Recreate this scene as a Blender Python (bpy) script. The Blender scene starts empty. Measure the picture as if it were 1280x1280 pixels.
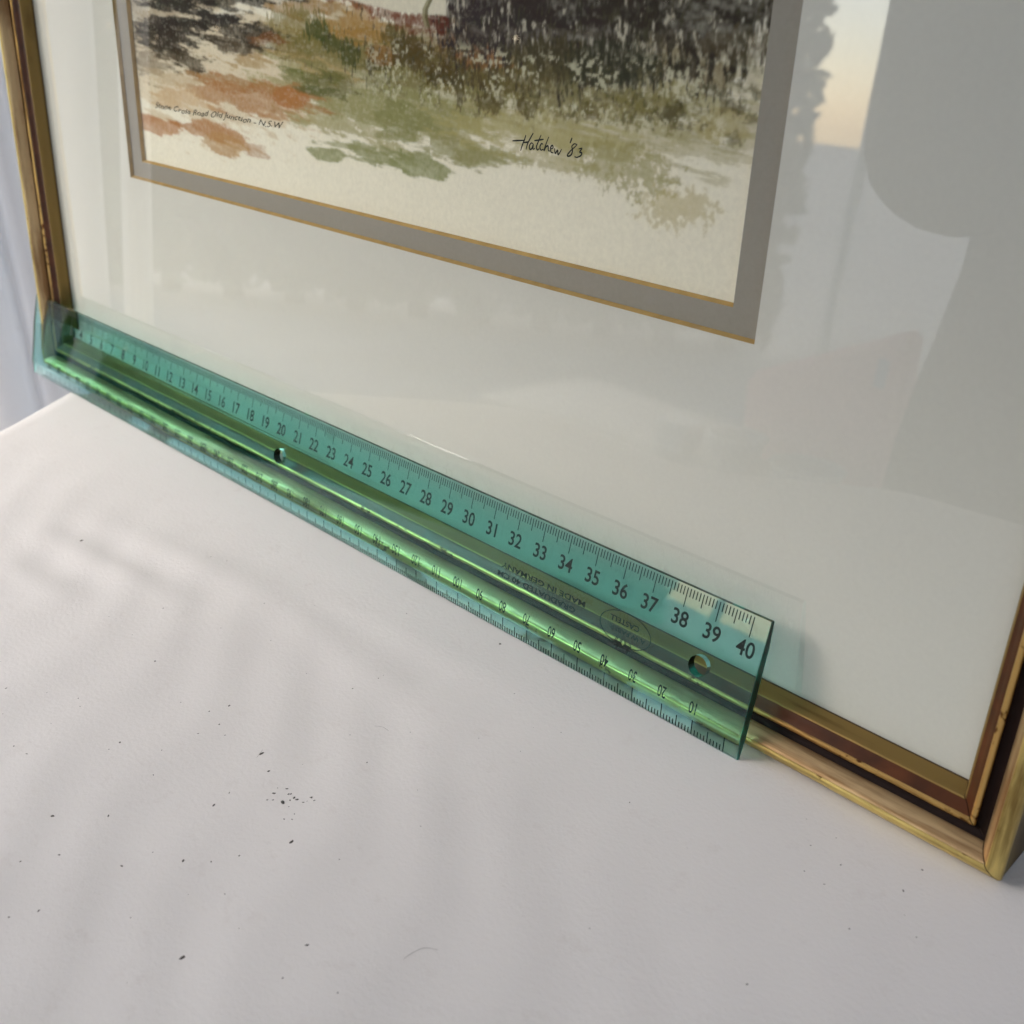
import bpy, bmesh, math, random
import numpy as np
from mathutils import Vector, Matrix
random.seed(7)
RNG = np.random.default_rng(11)
sc = bpy.context.scene
COL = sc.collection
S = 0.01                                   # everything below is measured in centimetres
LEAN = math.radians(5.0)                   # the picture leans back a little

# ------------------------------------------------------------------ camera, sky, sun, exposure
cd = bpy.data.cameras.new('camera')
cam = bpy.data.objects.new('camera', cd); COL.objects.link(cam); sc.camera = cam
RIGHT = Vector((0.709655, 0.704294, -0.018948)); DOWN = Vector((0.325974, -0.352060, -0.877380)); FWD = Vector((-0.624604, 0.616460, -0.479423))
mw = Matrix.Identity(4)
for i in range(3):
    mw[i][0] = RIGHT[i]; mw[i][1] = -DOWN[i]; mw[i][2] = -FWD[i]
mw.translation = Vector((12.980, -19.027, 18.527)) * S
cam.matrix_world = mw
cd.sensor_width = 36.0; cd.sensor_height = 36.0; cd.sensor_fit = 'HORIZONTAL'
cd.lens = 1338.7 / 1280 * 36
cd.clip_start = 0.005; cd.clip_end = 400
cd.dof.use_dof = True; cd.dof.focus_distance = 0.292; cd.dof.aperture_fstop = 22.0

SUN_AZ = math.radians(45); SUN_EL = math.radians(38)   # azimuth measured from straight in front of the picture towards the left
world = bpy.data.worlds.new('World'); sc.world = world; world.use_nodes = True
wn = world.node_tree; wn.nodes.clear()
sky = wn.nodes.new('ShaderNodeTexSky'); sky.sky_type = 'NISHITA'; sky.sun_disc = False
sky.sun_elevation = SUN_EL
sky.air_density = 1.0; sky.dust_density = 1.3; sky.ozone_density = 0.8
bg = wn.nodes.new('ShaderNodeBackground'); bg.inputs['Strength'].default_value = 0.15
wo = wn.nodes.new('ShaderNodeOutputWorld')
wn.links.new(sky.outputs[0], bg.inputs[0]); wn.links.new(bg.outputs[0], wo.inputs[0])
sd = bpy.data.lights.new('sun', 'SUN'); sd.energy = 1.25; sd.angle = math.radians(28); sd.color = (1.0, 0.93, 0.84)
sun = bpy.data.objects.new('sun', sd); COL.objects.link(sun)
to_sun = Vector((-math.sin(SUN_AZ) * math.cos(SUN_EL), -math.cos(SUN_AZ) * math.cos(SUN_EL), math.sin(SUN_EL)))
sun.rotation_euler = to_sun.to_track_quat('Z', 'Y').to_euler(); sun.location = to_sun * 3
sky.sun_rotation = math.atan2(to_sun.x, to_sun.y)
sc.view_settings.view_transform = 'Standard'; sc.view_settings.look = 'None'
sc.view_settings.exposure = 2.02; sc.view_settings.gamma = 1.0
sc.render.engine = 'CYCLES'
sc.cycles.max_bounces = 24; sc.cycles.transmission_bounces = 20; sc.cycles.transparent_max_bounces = 24
sc.cycles.glossy_bounces = 10; sc.cycles.diffuse_bounces = 5
sc.cycles.use_denoising = True
sc.cycles.blur_glossy = 0.3

# ------------------------------------------------------------------ materials
def mat(name):
    m = bpy.data.materials.new(name); m.use_nodes = True
    nt = m.node_tree; p = nt.nodes['Principled BSDF']
    return m, nt, p
def N(nt, t, **kw):
    n = nt.nodes.new(t)
    for k, v in kw.items():
        if hasattr(n, k): setattr(n, k, v)
        else: n.inputs[k.replace('_', ' ')].default_value = v
    return n
def noise(nt, scale, detail=4, stretch=None, rough=0.55):
    tc = nt.nodes.new('ShaderNodeTexCoord'); mp = nt.nodes.new('ShaderNodeMapping')
    nt.links.new(tc.outputs['Object'], mp.inputs[0])
    if stretch: mp.inputs['Scale'].default_value = stretch
    n = nt.nodes.new('ShaderNodeTexNoise'); n.inputs['Scale'].default_value = scale
    n.inputs['Detail'].default_value = detail; n.inputs['Roughness'].default_value = rough
    nt.links.new(mp.outputs[0], n.inputs['Vector'])
    return n
def ramp(nt, src, stops):
    r = nt.nodes.new('ShaderNodeValToRGB'); e = r.color_ramp.elements
    while len(e) < len(stops): e.new(0.5)
    for i, (p, c) in enumerate(stops):
        e[i].position = p; e[i].color = (*c, 1)
    nt.links.new(src, r.inputs[0]); return r
def bump(nt, p, src, strength, dist):
    b = nt.nodes.new('ShaderNodeBump'); b.inputs['Strength'].default_value = strength; b.inputs['Distance'].default_value = dist
    nt.links.new(src, b.inputs['Height']); nt.links.new(b.outputs[0], p.inputs['Normal']); return b
def plain(name, col, rough=0.6, spec=0.5, metal=0.0, var=0.12, scale=60, bmp=0.0, stretch=None, coat=0):
    m, nt, p = mat(name)
    n = noise(nt, scale, 5, stretch)
    lo = tuple(c * (1 - var) for c in col); hi = tuple(min(1, c * (1 + var)) for c in col)
    r = ramp(nt, n.outputs['Fac'], [(0.3, lo), (0.7, hi)])
    nt.links.new(r.outputs[0], p.inputs['Base Color'])
    p.inputs['Roughness'].default_value = rough; p.inputs['Metallic'].default_value = metal
    p.inputs['Specular IOR Level'].default_value = spec
    p.inputs['Coat Weight'].default_value = coat; p.inputs['Coat Roughness'].default_value = 0.12
    if bmp: bump(nt, p, n.outputs['Fac'], bmp, 0.0004)
    return m

def gold(name, base, dark, rough, wear=0.38, metal=0.85):
    global chip0
    chip0 = 0.335 if name in ('gold_edge', 'gold_bead') else 0.47
    for ax in ('x', 'z'): M[name + '_' + ax] = gold_along(name + '_' + ax, base, dark, rough, wear, metal, (0.05, 1, 1) if ax == 'x' else (1, 0.10, 0.05))
def gold_along(name, base, dark, rough, wear, metal, st):
    m, nt, p = mat(name)
    n1 = noise(nt, 330, 6, st, 0.7); n2 = noise(nt, 60, 4, tuple(0.3 + 0.7 * q for q in st))
    mx = N(nt, 'ShaderNodeMath', operation='ADD'); nt.links.new(n1.outputs['Fac'], mx.inputs[0]); nt.links.new(n2.outputs['Fac'], mx.inputs[1])
    mh = N(nt, 'ShaderNodeMath', operation='MULTIPLY'); nt.links.new(mx.outputs[0], mh.inputs[0]); mh.inputs[1].default_value = 0.5
    r = ramp(nt, mh.outputs[0], [(wear - 0.07, dark), (wear + 0.05, base), (0.75, tuple(min(1, c * 1.15) for c in base))])
    n3 = noise(nt, 420, 3, None, 0.5); n4 = noise(nt, 55, 2)
    pr = N(nt, 'ShaderNodeMath', operation='MULTIPLY'); nt.links.new(n3.outputs['Fac'], pr.inputs[0]); nt.links.new(n4.outputs['Fac'], pr.inputs[1])
    chip = ramp(nt, pr.outputs[0], [(chip0, (1, 1, 1)), (chip0 + 0.05, (0.22, 0.13, 0.07))])
    cm = N(nt, 'ShaderNodeMix', data_type='RGBA', blend_type='MULTIPLY'); cm.inputs[0].default_value = 1.0
    nt.links.new(r.outputs[0], cm.inputs[6]); nt.links.new(chip.outputs[0], cm.inputs[7])
    nt.links.new(cm.outputs[2], p.inputs['Base Color'])
    p.inputs['Metallic'].default_value = metal
    rr = N(nt, 'ShaderNodeMapRange'); nt.links.new(n1.outputs['Fac'], rr.inputs[0])
    rr.inputs['To Min'].default_value = rough - 0.08; rr.inputs['To Max'].default_value = rough + 0.14
    nt.links.new(rr.outputs[0], p.inputs['Roughness'])
    bump(nt, p, n1.outputs['Fac'], 0.10, 0.0002)
    return m

M = {}
gold('gold_slip', (0.26, 0.172, 0.056), (0.13, 0.075, 0.022), 0.45, 0.36)
gold('gold_bead', (0.52, 0.33, 0.11), (0.16, 0.07, 0.02), 0.32, 0.46)
gold('gold_cushion', (0.56, 0.40, 0.215), (0.25, 0.14, 0.06), 0.44, 0.485)
gold('gold_edge', (0.74, 0.57, 0.20), (0.26, 0.17, 0.05), 0.36, 0.44)
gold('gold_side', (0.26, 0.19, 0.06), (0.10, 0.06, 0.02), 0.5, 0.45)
M['maroon'] = plain('maroon_lacquer', (0.066, 0.019, 0.005), 0.36, 0.24, var=0.4, scale=120, bmp=0.05)
M['groove'] = plain('dark_groove', (0.010, 0.004, 0.003), 0.6, 0.12, var=0.3, scale=90)
M['wood'] = plain('raw_wood', (0.06, 0.035, 0.018), 0.7, 0.3, var=0.25, scale=40, stretch=(1, 8, 8))
M['white_mat'] = plain('white_mat_board', (0.640, 0.618, 0.565), 0.9, 0.15, var=0.018, scale=900, bmp=0.12)
M['grey_mat'] = plain('grey_mat_board', (0.330, 0.300, 0.262), 0.9, 0.15, var=0.03, scale=900, bmp=0.12)
M['bevel'] = plain('tan_bevel', (0.44, 0.29, 0.11), 0.8, 0.2, var=0.15, scale=200)
M['ink'] = plain('black_ink', (0.012, 0.012, 0.013), 0.55, 0.3, var=0.1, scale=300)
M['sepia_ink'] = plain('faded_ink', (0.055, 0.043, 0.036), 0.7, 0.2, var=0.3, scale=300)
M['print'] = plain('printed_black', (0.006, 0.010, 0.009), 0.5, 0.3, var=0.1, scale=300)

def glass_pane():
    m, nt, p = mat('picture_glass'); nt.nodes.remove(p)
    out = [n for n in nt.nodes if n.type == 'OUTPUT_MATERIAL'][0]
    fr = N(nt, 'ShaderNodeFresnel'); fr.inputs['IOR'].default_value = 1.5
    geo = N(nt, 'ShaderNodeNewGeometry')
    inv = N(nt, 'ShaderNodeMath', operation='SUBTRACT'); inv.inputs[0].default_value = 1.0; nt.links.new(geo.outputs['Backfacing'], inv.inputs[1])
    two = N(nt, 'ShaderNodeMath', operation='MULTIPLY'); nt.links.new(fr.outputs[0], two.inputs[0]); two.inputs[1].default_value = 1.75
    f = N(nt, 'ShaderNodeMath', operation='MULTIPLY', use_clamp=True); nt.links.new(two.outputs[0], f.inputs[0]); nt.links.new(inv.outputs[0], f.inputs[1])
    t = N(nt, 'ShaderNodeBsdfTransparent'); t.inputs[0].default_value = (0.985, 0.993, 0.985, 1)
    g = N(nt, 'ShaderNodeBsdfGlossy'); g.inputs['Roughness'].default_value = 0.012
    n = noise(nt, 14, 1)
    b = N(nt, 'ShaderNodeBump'); b.inputs['Strength'].default_value = 0.02; b.inputs['Distance'].default_value = 0.001
    nt.links.new(n.outputs['Fac'], b.inputs['Height']); nt.links.new(b.outputs[0], g.inputs['Normal'])
    mix = N(nt, 'ShaderNodeMixShader'); nt.links.new(f.outputs[0], mix.inputs[0]); nt.links.new(t.outputs[0], mix.inputs[1]); nt.links.new(g.outputs[0], mix.inputs[2])
    nt.links.new(mix.outputs[0], out.inputs['Surface'])
    return m
M['pane'] = glass_pane()

def acrylic():
    m, nt, p = mat('green_acrylic')
    p.inputs['Base Color'].default_value = (1, 1, 1, 1); p.inputs['Transmission Weight'].default_value = 1.0
    p.inputs['IOR'].default_value = 1.47; p.inputs['Roughness'].default_value = 0.0
    n = noise(nt, 160, 4)
    r = N(nt, 'ShaderNodeMapRange'); nt.links.new(n.outputs['Fac'], r.inputs[0]); r.inputs['From Min'].default_value = 0.45; r.inputs['To Min'].default_value = 0.0; r.inputs['To Max'].default_value = 0.06
    nt.links.new(r.outputs[0], p.inputs['Roughness'])
    va = N(nt, 'ShaderNodeVolumeAbsorption'); va.inputs['Color'].default_value = (0.10, 0.82, 0.77, 1); va.inputs['Density'].default_value = 255
    out = [x for x in nt.nodes if x.type == 'OUTPUT_MATERIAL'][0]
    nt.links.new(va.outputs[0], out.inputs['Volume'])
    return m
M['acrylic'] = acrylic()
def acrylic_end():
    m = M['acrylic'].copy(); m.name = 'sawn_acrylic_end'; p = m.node_tree.nodes['Principled BSDF']
    for l in list(m.node_tree.links):
        if l.to_socket == p.inputs['Roughness']: m.node_tree.links.remove(l)
    p.inputs['Roughness'].default_value = 0.45; p.inputs['Base Color'].default_value = (0.10, 0.80, 0.66, 1)
    return m
M['acrylic_end'] = acrylic_end()

def cloth_mat(name, col, var=0.03):
    m, nt, p = mat(name)
    n1 = noise(nt, 22, 5, None, 0.6); n2 = noise(nt, 900, 2); n3 = noise(nt, 130, 6, None, 0.7)
    r = ramp(nt, n1.outputs['Fac'], [(0.25, tuple(c * (1 - var) for c in col)), (0.6, col)])
    r2 = ramp(nt, n3.outputs['Fac'], [(0.22, (0.90, 0.88, 0.87)), (0.42, (1, 1, 1))])
    mx = N(nt, 'ShaderNodeMix', data_type='RGBA', blend_type='MULTIPLY'); mx.inputs[0].default_value = 0.8
    nt.links.new(r.outputs[0], mx.inputs[6]); nt.links.new(r2.outputs[0], mx.inputs[7])
    nt.links.new(mx.outputs[2], p.inputs['Base Color'])
    p.inputs['Roughness'].default_value = 0.95; p.inputs['Specular IOR Level'].default_value = 0.1
    p.inputs['Sheen Weight'].default_value = 0.1
    ad = N(nt, 'ShaderNodeMath', operation='ADD'); nt.links.new(n2.outputs['Fac'], ad.inputs[0]); nt.links.new(n3.outputs['Fac'], ad.inputs[1])
    bump(nt, p, ad.outputs[0], 0.34, 0.0003)
    return m
M['cloth'] = cloth_mat('white_cotton', (0.68, 0.652, 0.635))
M['drape'] = cloth_mat('white_drape', (0.74, 0.73, 0.735))
def make_translucent(m, col, f):
    nt = m.node_tree; out = [x for x in nt.nodes if x.type == 'OUTPUT_MATERIAL'][0]
    tr = N(nt, 'ShaderNodeBsdfTranslucent'); tr.inputs[0].default_value = (*col, 1); mix = N(nt, 'ShaderNodeMixShader'); mix.inputs[0].default_value = f
    nt.links.new(nt.nodes['Principled BSDF'].outputs[0], mix.inputs[1]); nt.links.new(tr.outputs[0], mix.inputs[2]); nt.links.new(mix.outputs[0], out.inputs['Surface'])
make_translucent(M['drape'], (0.82, 0.80, 0.77), 0.25)
M['dirt'] = plain('dark_dirt', (0.10, 0.092, 0.085), 0.9, 0.2, var=0.4, scale=500)
M['paving'] = plain('pale_paving', (0.36, 0.35, 0.33), 0.9, 0.2, var=0.2, scale=3, bmp=0.1)

# ------------------------------------------------------------------ helpers
def link(name, me, m=None, parent=None, **props):
    o = bpy.data.objects.new(name, me); COL.objects.link(o)
    if m is not None and me is not None: me.materials.append(m)
    if parent: o.parent = parent
    for k, v in props.items(): o[k] = v
    return o
def mesh(name, verts, faces, m=None, parent=None, smooth=False, **props):
    me = bpy.data.meshes.new(name); me.from_pydata([tuple(v) for v in verts], [], faces); me.update()
    if smooth: me.polygons.foreach_set('use_smooth', [True] * len(me.polygons))
    return link(name, me, m, parent, **props)
def thing(name, label, cat, loc=(0, 0, 0), group=None):
    o = link(name, None); o.location = loc; o['label'] = label; o['category'] = cat
    if group: o['group'] = group
    return o
CA, SA = math.cos(LEAN), math.sin(LEAN)
MF = Matrix(((S, 0, 0, 0), (0, S * SA, -S * CA, 0), (0, S * CA, S * SA, 0), (0, 0, 0, 1)))
O = Vector((0, -9.9223, 0.9677))
def FP(u, v, n):                           # picture coordinates (cm) -> place
    return MF @ (Vector((u, v, n)) - O)

# ------------------------------------------------------------------ setting
g = 4000
mesh('ground', [(-60, -60, -0.92), (60, -60, -0.92), (60, 60, -0.92), (-60, 60, -0.92)], [(0, 1, 2, 3)], M['paving'], kind='structure')

# ------------------------------------------------------------------ tablecloth
def cloth_z(x, y):
    # the cloth dips where the ruler stands at the left and has soft folds in front of it
    z = np.where(x < 2.18, -0.112 + (x - 2.18) * 0.00717, -0.112 - (x - 2.18) * 0.0036)
    z = np.maximum(z, -0.62)
    def fold(x0, y0, x1, y1, h, w):
        dx, dy = x1 - x0, y1 - y0; L = math.hypot(dx, dy)
        t = ((x - x0) * dx + (y - y0) * dy) / L / L; d = ((x - x0) * dy - (y - y0) * dx) / L
        e = np.clip(1.0 - np.abs(t - 0.5) * 1.25, 0, 1)
        return h * np.exp(-(d / w) ** 2) * e * e * (3 - 2 * e)
    z = z + fold(-23.2, -7.6, -15.5, -6.5, 0.15, 0.62)
    z = z + fold(-22.0, -5.6, -12.5, -4.2, 0.12, 0.80)
    z = z + fold(-22.5, -9.4, -18.0, -8.8, 0.10, 0.55)
    z = z + fold(-13.0, -4.4, -4.0, -4.6, 0.05, 0.7)
    z = z + fold(-12.0, -3.0, -3.0, -2.2, 0.04, 0.5)
    k = np.clip((-(y) - 1.6) / 4.0, 0, 1)
    z = z + k * 0.05 * np.sin(x * 0.55 + 0.8 * np.sin(y * 0.4)) * np.cos(y * 0.42 + 0.5 * np.sin(x * 0.3))
    z = z + k * 0.022 * np.sin(x * 1.7 + 1.3 * np.sin(y * 0.9)) * np.sin(y * 1.5 + x * 0.4)
    return z
OUT = [(-35.2, 0.5), (-33.4, -3.0), (-32.0, -5.6), (-28.6, -8.3), (-25.4, -12.4), (-22.8, -14.6), (-19.4, -15.6), (-14.0, -15.3), (-10.6, -16.2),
       (-8.0, -18.9), (-5.0, -21.4), (0.5, -22.3), (10, -25.5), (25, -32), (45, -38), (62, -40), (66, -20), (64, 8), (58, 26), (20, 32), (-20, 31), (-38, 26), (-39.5, 14), (-37.6, 5)]
def spline(pts, n):
    P = np.array(pts, float); k = len(P); out = []
    for i in range(k):
        p0, p1, p2, p3 = P[i - 1], P[i], P[(i + 1) % k], P[(i + 2) % k]
        for t in np.linspace(0, 1, n, endpoint=False):
            out.append(0.5 * ((2 * p1) + (-p0 + p2) * t + (2 * p0 - 5 * p1 + 4 * p2 - p3) * t * t + (-p0 + 3 * p1 - 3 * p2 + p3) * t ** 3))
    return np.array(out)
def build_cloth():
    ol = spline(OUT, 14); n = len(ol)
    c = np.array([-6.0, -4.0]); R = 110
    V = []; F = []
    tang = np.roll(ol, -1, 0) - np.roll(ol, 1, 0); nor = np.stack([tang[:, 1], -tang[:, 0]], 1); nor /= np.linalg.norm(nor, axis=1)[:, None]
    V.append(np.array([[c[0], c[1], float(cloth_z(np.array([c[0]]), np.array([c[1]]))[0])]]))
    for r in range(1, R + 1):
        q = c + (ol - c) * (r / R); z = cloth_z(q[:, 0], q[:, 1]); V.append(np.column_stack([q, z]))
    z0 = cloth_z(ol[:, 0], ol[:, 1]); s = np.arange(n) / n * 2 * math.pi
    rad = 2.0
    for a in np.linspace(0, math.pi / 2, 7)[1:]:
        q = ol + nor * rad * math.sin(a); V.append(np.column_stack([q, z0 - rad * (1 - math.cos(a))]))
    for d in [2, 4, 7, 11, 16, 22, 30, 40, 52, 64]:
        k = min(1, d / 30.0)
        w = rad + k * (1.2 + 2.2 * np.sin(s * 23 + 0.6 * np.sin(s * 5)) + 1.0 * np.sin(s * 41)) + d * 0.03
        q = ol + nor * w[:, None]; V.append(np.column_stack([q, z0 - rad - d]))
    V = np.concatenate(V) * S
    rings = (len(V) - 1) // n
    for i in range(n): F.append((0, 1 + i, 1 + (i + 1) % n))
    for r in range(rings - 1):
        a = 1 + r * n; b = a + n
        for i in range(n):
            j = (i + 1) % n; F.append((a + i, b + i, b + j, a + j))
    return mesh('tablecloth', V.tolist(), F, M['cloth'], smooth=True, label='white cotton cloth spread over the table under the framed picture', category='tablecloth')
build_cloth()

# hanging white drape beyond the table
def build_drape():
    V = []; F = []; nu, nv = 320, 24
    for j in range(nv + 1):
        h = -90 + 150 * j / nv
        for i in range(nu + 1):
            t = i / nu; y = -12 + 108 * t
            amp = 3.0 * (1.25 - 0.5 * j / nv)
            x = -62 + 5 * t + amp * (math.sin(y * 1.05 + 0.9 * math.sin(y * 0.37)) + 0.5 * math.sin(y * 2.3 + 1.1)) + 0.5 * math.sin(h * 0.05 + y * 0.2)
            V.append((x * S, (y + 0.02 * h) * S, h * S))
    w = nu + 1
    for j in range(nv):
        for i in range(nu): F.append((j * w + i, j * w + i + 1, (j + 1) * w + i + 1, (j + 1) * w + i))
    o = mesh('drape', V, F, M['drape'], smooth=True, label='white fabric drape hanging in vertical folds beyond the table at far left', category='curtain')
build_drape()

# ------------------------------------------------------------------ white market gazebo out of view, its span set to shade the table
def build_gazebo():
    root = thing('gazebo', 'white market gazebo roof on steel poles out of view, spanned to shade the table', 'gazebo', Vector((13, -25, -92)) * S)
    base = root.location
    m, nt, p = mat('gazebo_fabric')
    n = noise(nt, 6, 4); r = ramp(nt, n.outputs['Fac'], [(0.3, (0.60, 0.60, 0.60)), (0.7, (0.68, 0.68, 0.68))])
    nt.links.new(r.outputs[0], p.inputs['Base Color']); p.inputs['Roughness'].default_value = 0.9
    tr = N(nt, 'ShaderNodeBsdfTranslucent'); tr.inputs[0].default_value = (0.5, 0.5, 0.5, 1)
    mix = N(nt, 'ShaderNodeMixShader'); mix.inputs[0].default_value = 0.05
    out = [x for x in nt.nodes if x.type == 'OUTPUT_MATERIAL'][0]
    nt.links.new(p.outputs[0], mix.inputs[1]); nt.links.new(tr.outputs[0], mix.inputs[2]); nt.links.new(mix.outputs[0], out.inputs['Surface'])
    x0, x1, y0, y1, h, top = -122, 120, -240, 100, 112, 160
    cx, cy = (x0 + x1) / 2, (y0 + y1) / 2; V = []; F = []; k = 24
    for j in range(k + 1):
        for i in range(k + 1):
            x = x0 + (x1 - x0) * i / k; y = y0 + (y1 - y0) * j / k
            d = max(abs(x - cx) / (cx - x0), abs(y - cy) / (cy - y0)); V.append(Vector((x, y, h + (top - h) * (1 - d) ** 1.15)) * S - base)
    for j in range(k):
        for i in range(k): a = j * (k + 1) + i; F.append((a, a + 1, a + k + 2, a + k + 1))
    mesh('canopy', V, F, m, root)
    V = []; F = []
    ring = [(x0, y0), (x1, y0), (x1, y1), (x0, y1)]
    for s in range(4):
        (ax, ay), (bx_, by) = ring[s], ring[(s + 1) % 4]; o = len(V); q = 44
        for i in range(q + 1):
            t = i / q; x = ax + (bx_ - ax) * t; y = ay + (by - ay) * t; w = 0.8 * math.sin(t * 60)
            V += [Vector((x, y, h)) * S - base, Vector((x + w, y + w, h - (42 if s == 0 else 5) - 1.5 * abs(math.sin(t * 25)))) * S - base]  # front drop lengthened to cut the bright reflection on the ruler bevel
        for i in range(q): F.append((o + 2 * i, o + 2 * i + 1, o + 2 * i + 3, o + 2 * i + 2))
    mesh('valance', V, F, m, root)
    for wn_, a, b in (('added_side_wall', (x1, y0 + 60), (x1, y1)), ('added_back_wall', (x1, y1), (x0, y1))):  # fabric walls added to keep light off from the right and back
        V = []; F = []; q = 120
        for i in range(q + 1):
            t = i / q; x = a[0] + (b[0] - a[0]) * t; y = a[1] + (b[1] - a[1]) * t; w = 1.2 * math.sin(t * 190) + 1.0 * math.sin(t * 61)
            V += [Vector((x - 3 + w * 0.7, y - 3 + w * 0.7, h - 4)) * S - base, Vector((x - 3 + w, y - 3 + w, -91)) * S - base]
        for i in range(q): F.append((2 * i, 2 * i + 1, 2 * i + 3, 2 * i + 2))
        mesh(wn_, V, F, m, root, smooth=True)
    st = plain('white_steel', (0.7, 0.7, 0.68), 0.35, 0.5, var=0.05)
    def bar(name, a, b, r):
        a, b = Vector(a) * S, Vector(b) * S; d = b - a
        bm = bmesh.new(); bmesh.ops.create_cone(bm, cap_ends=True, segments=12, radius1=r * S, radius2=r * S, depth=d.length, matrix=Matrix.Translation((a + b) / 2 - base) @ d.to_track_quat('Z', 'Y').to_matrix().to_4x4())
        me = bpy.data.meshes.new(name); bm.to_mesh(me); bm.free(); link(name, me, st, root)
    for x, y in ring: bar('pole', (x + (2 if x < 0 else -2), y + (2 if y < 0 else -2), -92), (x + (2 if x < 0 else -2), y + (2 if y < 0 else -2), h - 1), 1.4)
    bar('wall_rail', (x0 + 2, y0 + 2, 60.5), (x0 + 2, y1 - 2, 60.5), 1.0); bar('wall_rail', (-60, -14, 59.8), (-56, 97, 59.8), 0.8); bar('wall_rail', (-60, -14, -92), (-60, -14, 60), 1.0)
    for s in range(4):
        (ax, ay), (bx_, by) = ring[s], ring[(s + 1) % 4]; bar('roof_bar', (ax, ay, h - 2.5), (bx_, by, h - 2.5), 1.2); bar('roof_bar', (ax, ay, h - 2), (cx, cy, top - 3), 1.2)
build_gazebo()

# ------------------------------------------------------------------ framed picture
UL, UR = -37.2945, -30.1313 + 37.2945      # visible glass edges, left and right
VB, VT = -8.5227, 30.5
WL = -30.1313
pic = thing('framed_picture', 'framed watercolour landscape in gold and maroon moulding leaning back on white cloth', 'picture', FP(-15, VB - 1.4, -0.6))
def pmesh(name, pts, faces, m, parent=None, smooth=False, **props):
    # pts in picture coordinates; the object sits at the thing's origin
    base = pic.location
    o = mesh(name, [FP(*p) - base for p in pts], faces, m, None, smooth, **props)
    o.parent = parent or pic
    return o
def quad_loop(o0, o1, i0, i1, n0, n1, name, m, bev=0.14, bevm=None, parent=None):
    pass
PROFILE = {
 'gold_slip': ([(-0.018, 0.004), (0.012, 0.05), (0.075, 0.26), (0.105, 0.41), (0.1286, 0.4425), (0.150, 0.445)], 'gold_slip'),
 'maroon_band': ([(0.150, 0.442), (0.20, 0.462), (0.28, 0.535), (0.36, 0.615), (0.394, 0.636)], 'maroon'),
 'gold_bead': ([(0.390, 0.630), (0.405, 0.668), (0.455, 0.692), (0.510, 0.690), (0.535, 0.665), (0.540, 0.62)], 'gold_bead'),
 'dark_groove': ([(0.538, 0.625), (0.575, 0.560), (0.640, 0.530), (0.720, 0.545), (0.790, 0.600), (0.812, 0.632)], 'groove'),
 'gold_cushion': ([(0.808, 0.628), (0.825, 0.690), (0.870, 0.800), (0.930, 0.905), (0.990, 0.985), (1.035, 1.030), (1.058, 1.042)], 'gold_cushion'),
 'gold_edge': ([(1.056, 1.030), (1.064, 1.066), (1.082, 1.086), (1.110, 1.092), (1.150, 1.086), (1.200, 1.066), (1.260, 1.030), (1.320, 0.980), (1.370, 0.920), (1.396, 0.850), (1.400, 0.780)], 'gold_edge'),
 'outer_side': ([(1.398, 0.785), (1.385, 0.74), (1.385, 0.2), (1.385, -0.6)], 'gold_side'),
}
def rail_point(side, s, n, t):
    # a point at fraction t along a mitred rail, s outward from the glass edge
    c = {'bl': (UL - s, VB - s), 'br': (UR + s, VB - s), 'tr': (UR + s, VT + s), 'tl': (UL - s, VT + s)}
    a, b = {'bottom': ('bl', 'br'), 'right': ('br', 'tr'), 'top': ('tr', 'tl'), 'left': ('tl', 'bl')}[side]
    return (c[a][0] + (c[b][0] - c[a][0]) * t, c[a][1] + (c[b][1] - c[a][1]) * t, n)
def wob(seed, a):
    r = np.random.default_rng(seed); ph = r.uniform(0, 6.28, 6); fr = r.uniform(20, 260, 6)
    return lambda t: a * sum(math.sin(f * t + p) for f, p in zip(fr, ph)) / 3
def build_rail(side, seed):
    body = [(0.0, -0.60), (0.0, -0.06), (0.03, -0.04), (0.10, 0.36), (0.39, 0.58), (0.56, 0.48), (0.79, 0.54), (1.05, 0.98), (1.36, 0.90), (1.37, -0.58), (1.37, -0.60)]
    k = len(body)
    pts = [rail_point(side, s, n, 0) for s, n in body] + [rail_point(side, s, n, 1) for s, n in body]
    fc = [(i, (i + 1) % k, k + (i + 1) % k, k + i) for i in range(k)] + [tuple(range(k))[::-1], tuple(range(k, 2 * k))]
    rail = pmesh('frame_rail', pts, fc, M['wood'])
    for name, (prof, mk) in PROFILE.items():
        seg = 90; amp = {'gold_bead': 0.012, 'gold_cushion': 0.008, 'gold_edge': 0.007, 'gold_slip': 0.003}.get(name, 0.003)
        P = []; Fc = []
        for j, (s, n) in enumerate(prof):
            f1 = wob(seed * 31 + hash_name(name) + j, amp); f2 = wob(seed * 57 + hash_name(name) + j, amp)
            for i in range(seg + 1):
                t = 0.0004 + 0.9992 * i / seg; e = min(1, 12 * t, 12 * (1 - t))
                inner = 0 < j < len(prof) - 1
                P.append(rail_point(side, s + (f1(t) * e if inner else 0), n + (f2(t) * e if inner else 0), t))
        w = seg + 1
        for j in range(len(prof) - 1):
            for i in range(seg): Fc.append((j * w + i, j * w + i + 1, (j + 1) * w + i + 1, (j + 1) * w + i))
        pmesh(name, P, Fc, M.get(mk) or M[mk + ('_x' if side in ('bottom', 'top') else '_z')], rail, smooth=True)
    return rail
def hash_name(n): return sum(ord(c) * (i + 3) for i, c in enumerate(n)) % 997
for i, side in enumerate(['bottom', 'right', 'top', 'left']): build_rail(side, i + 1)

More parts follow.
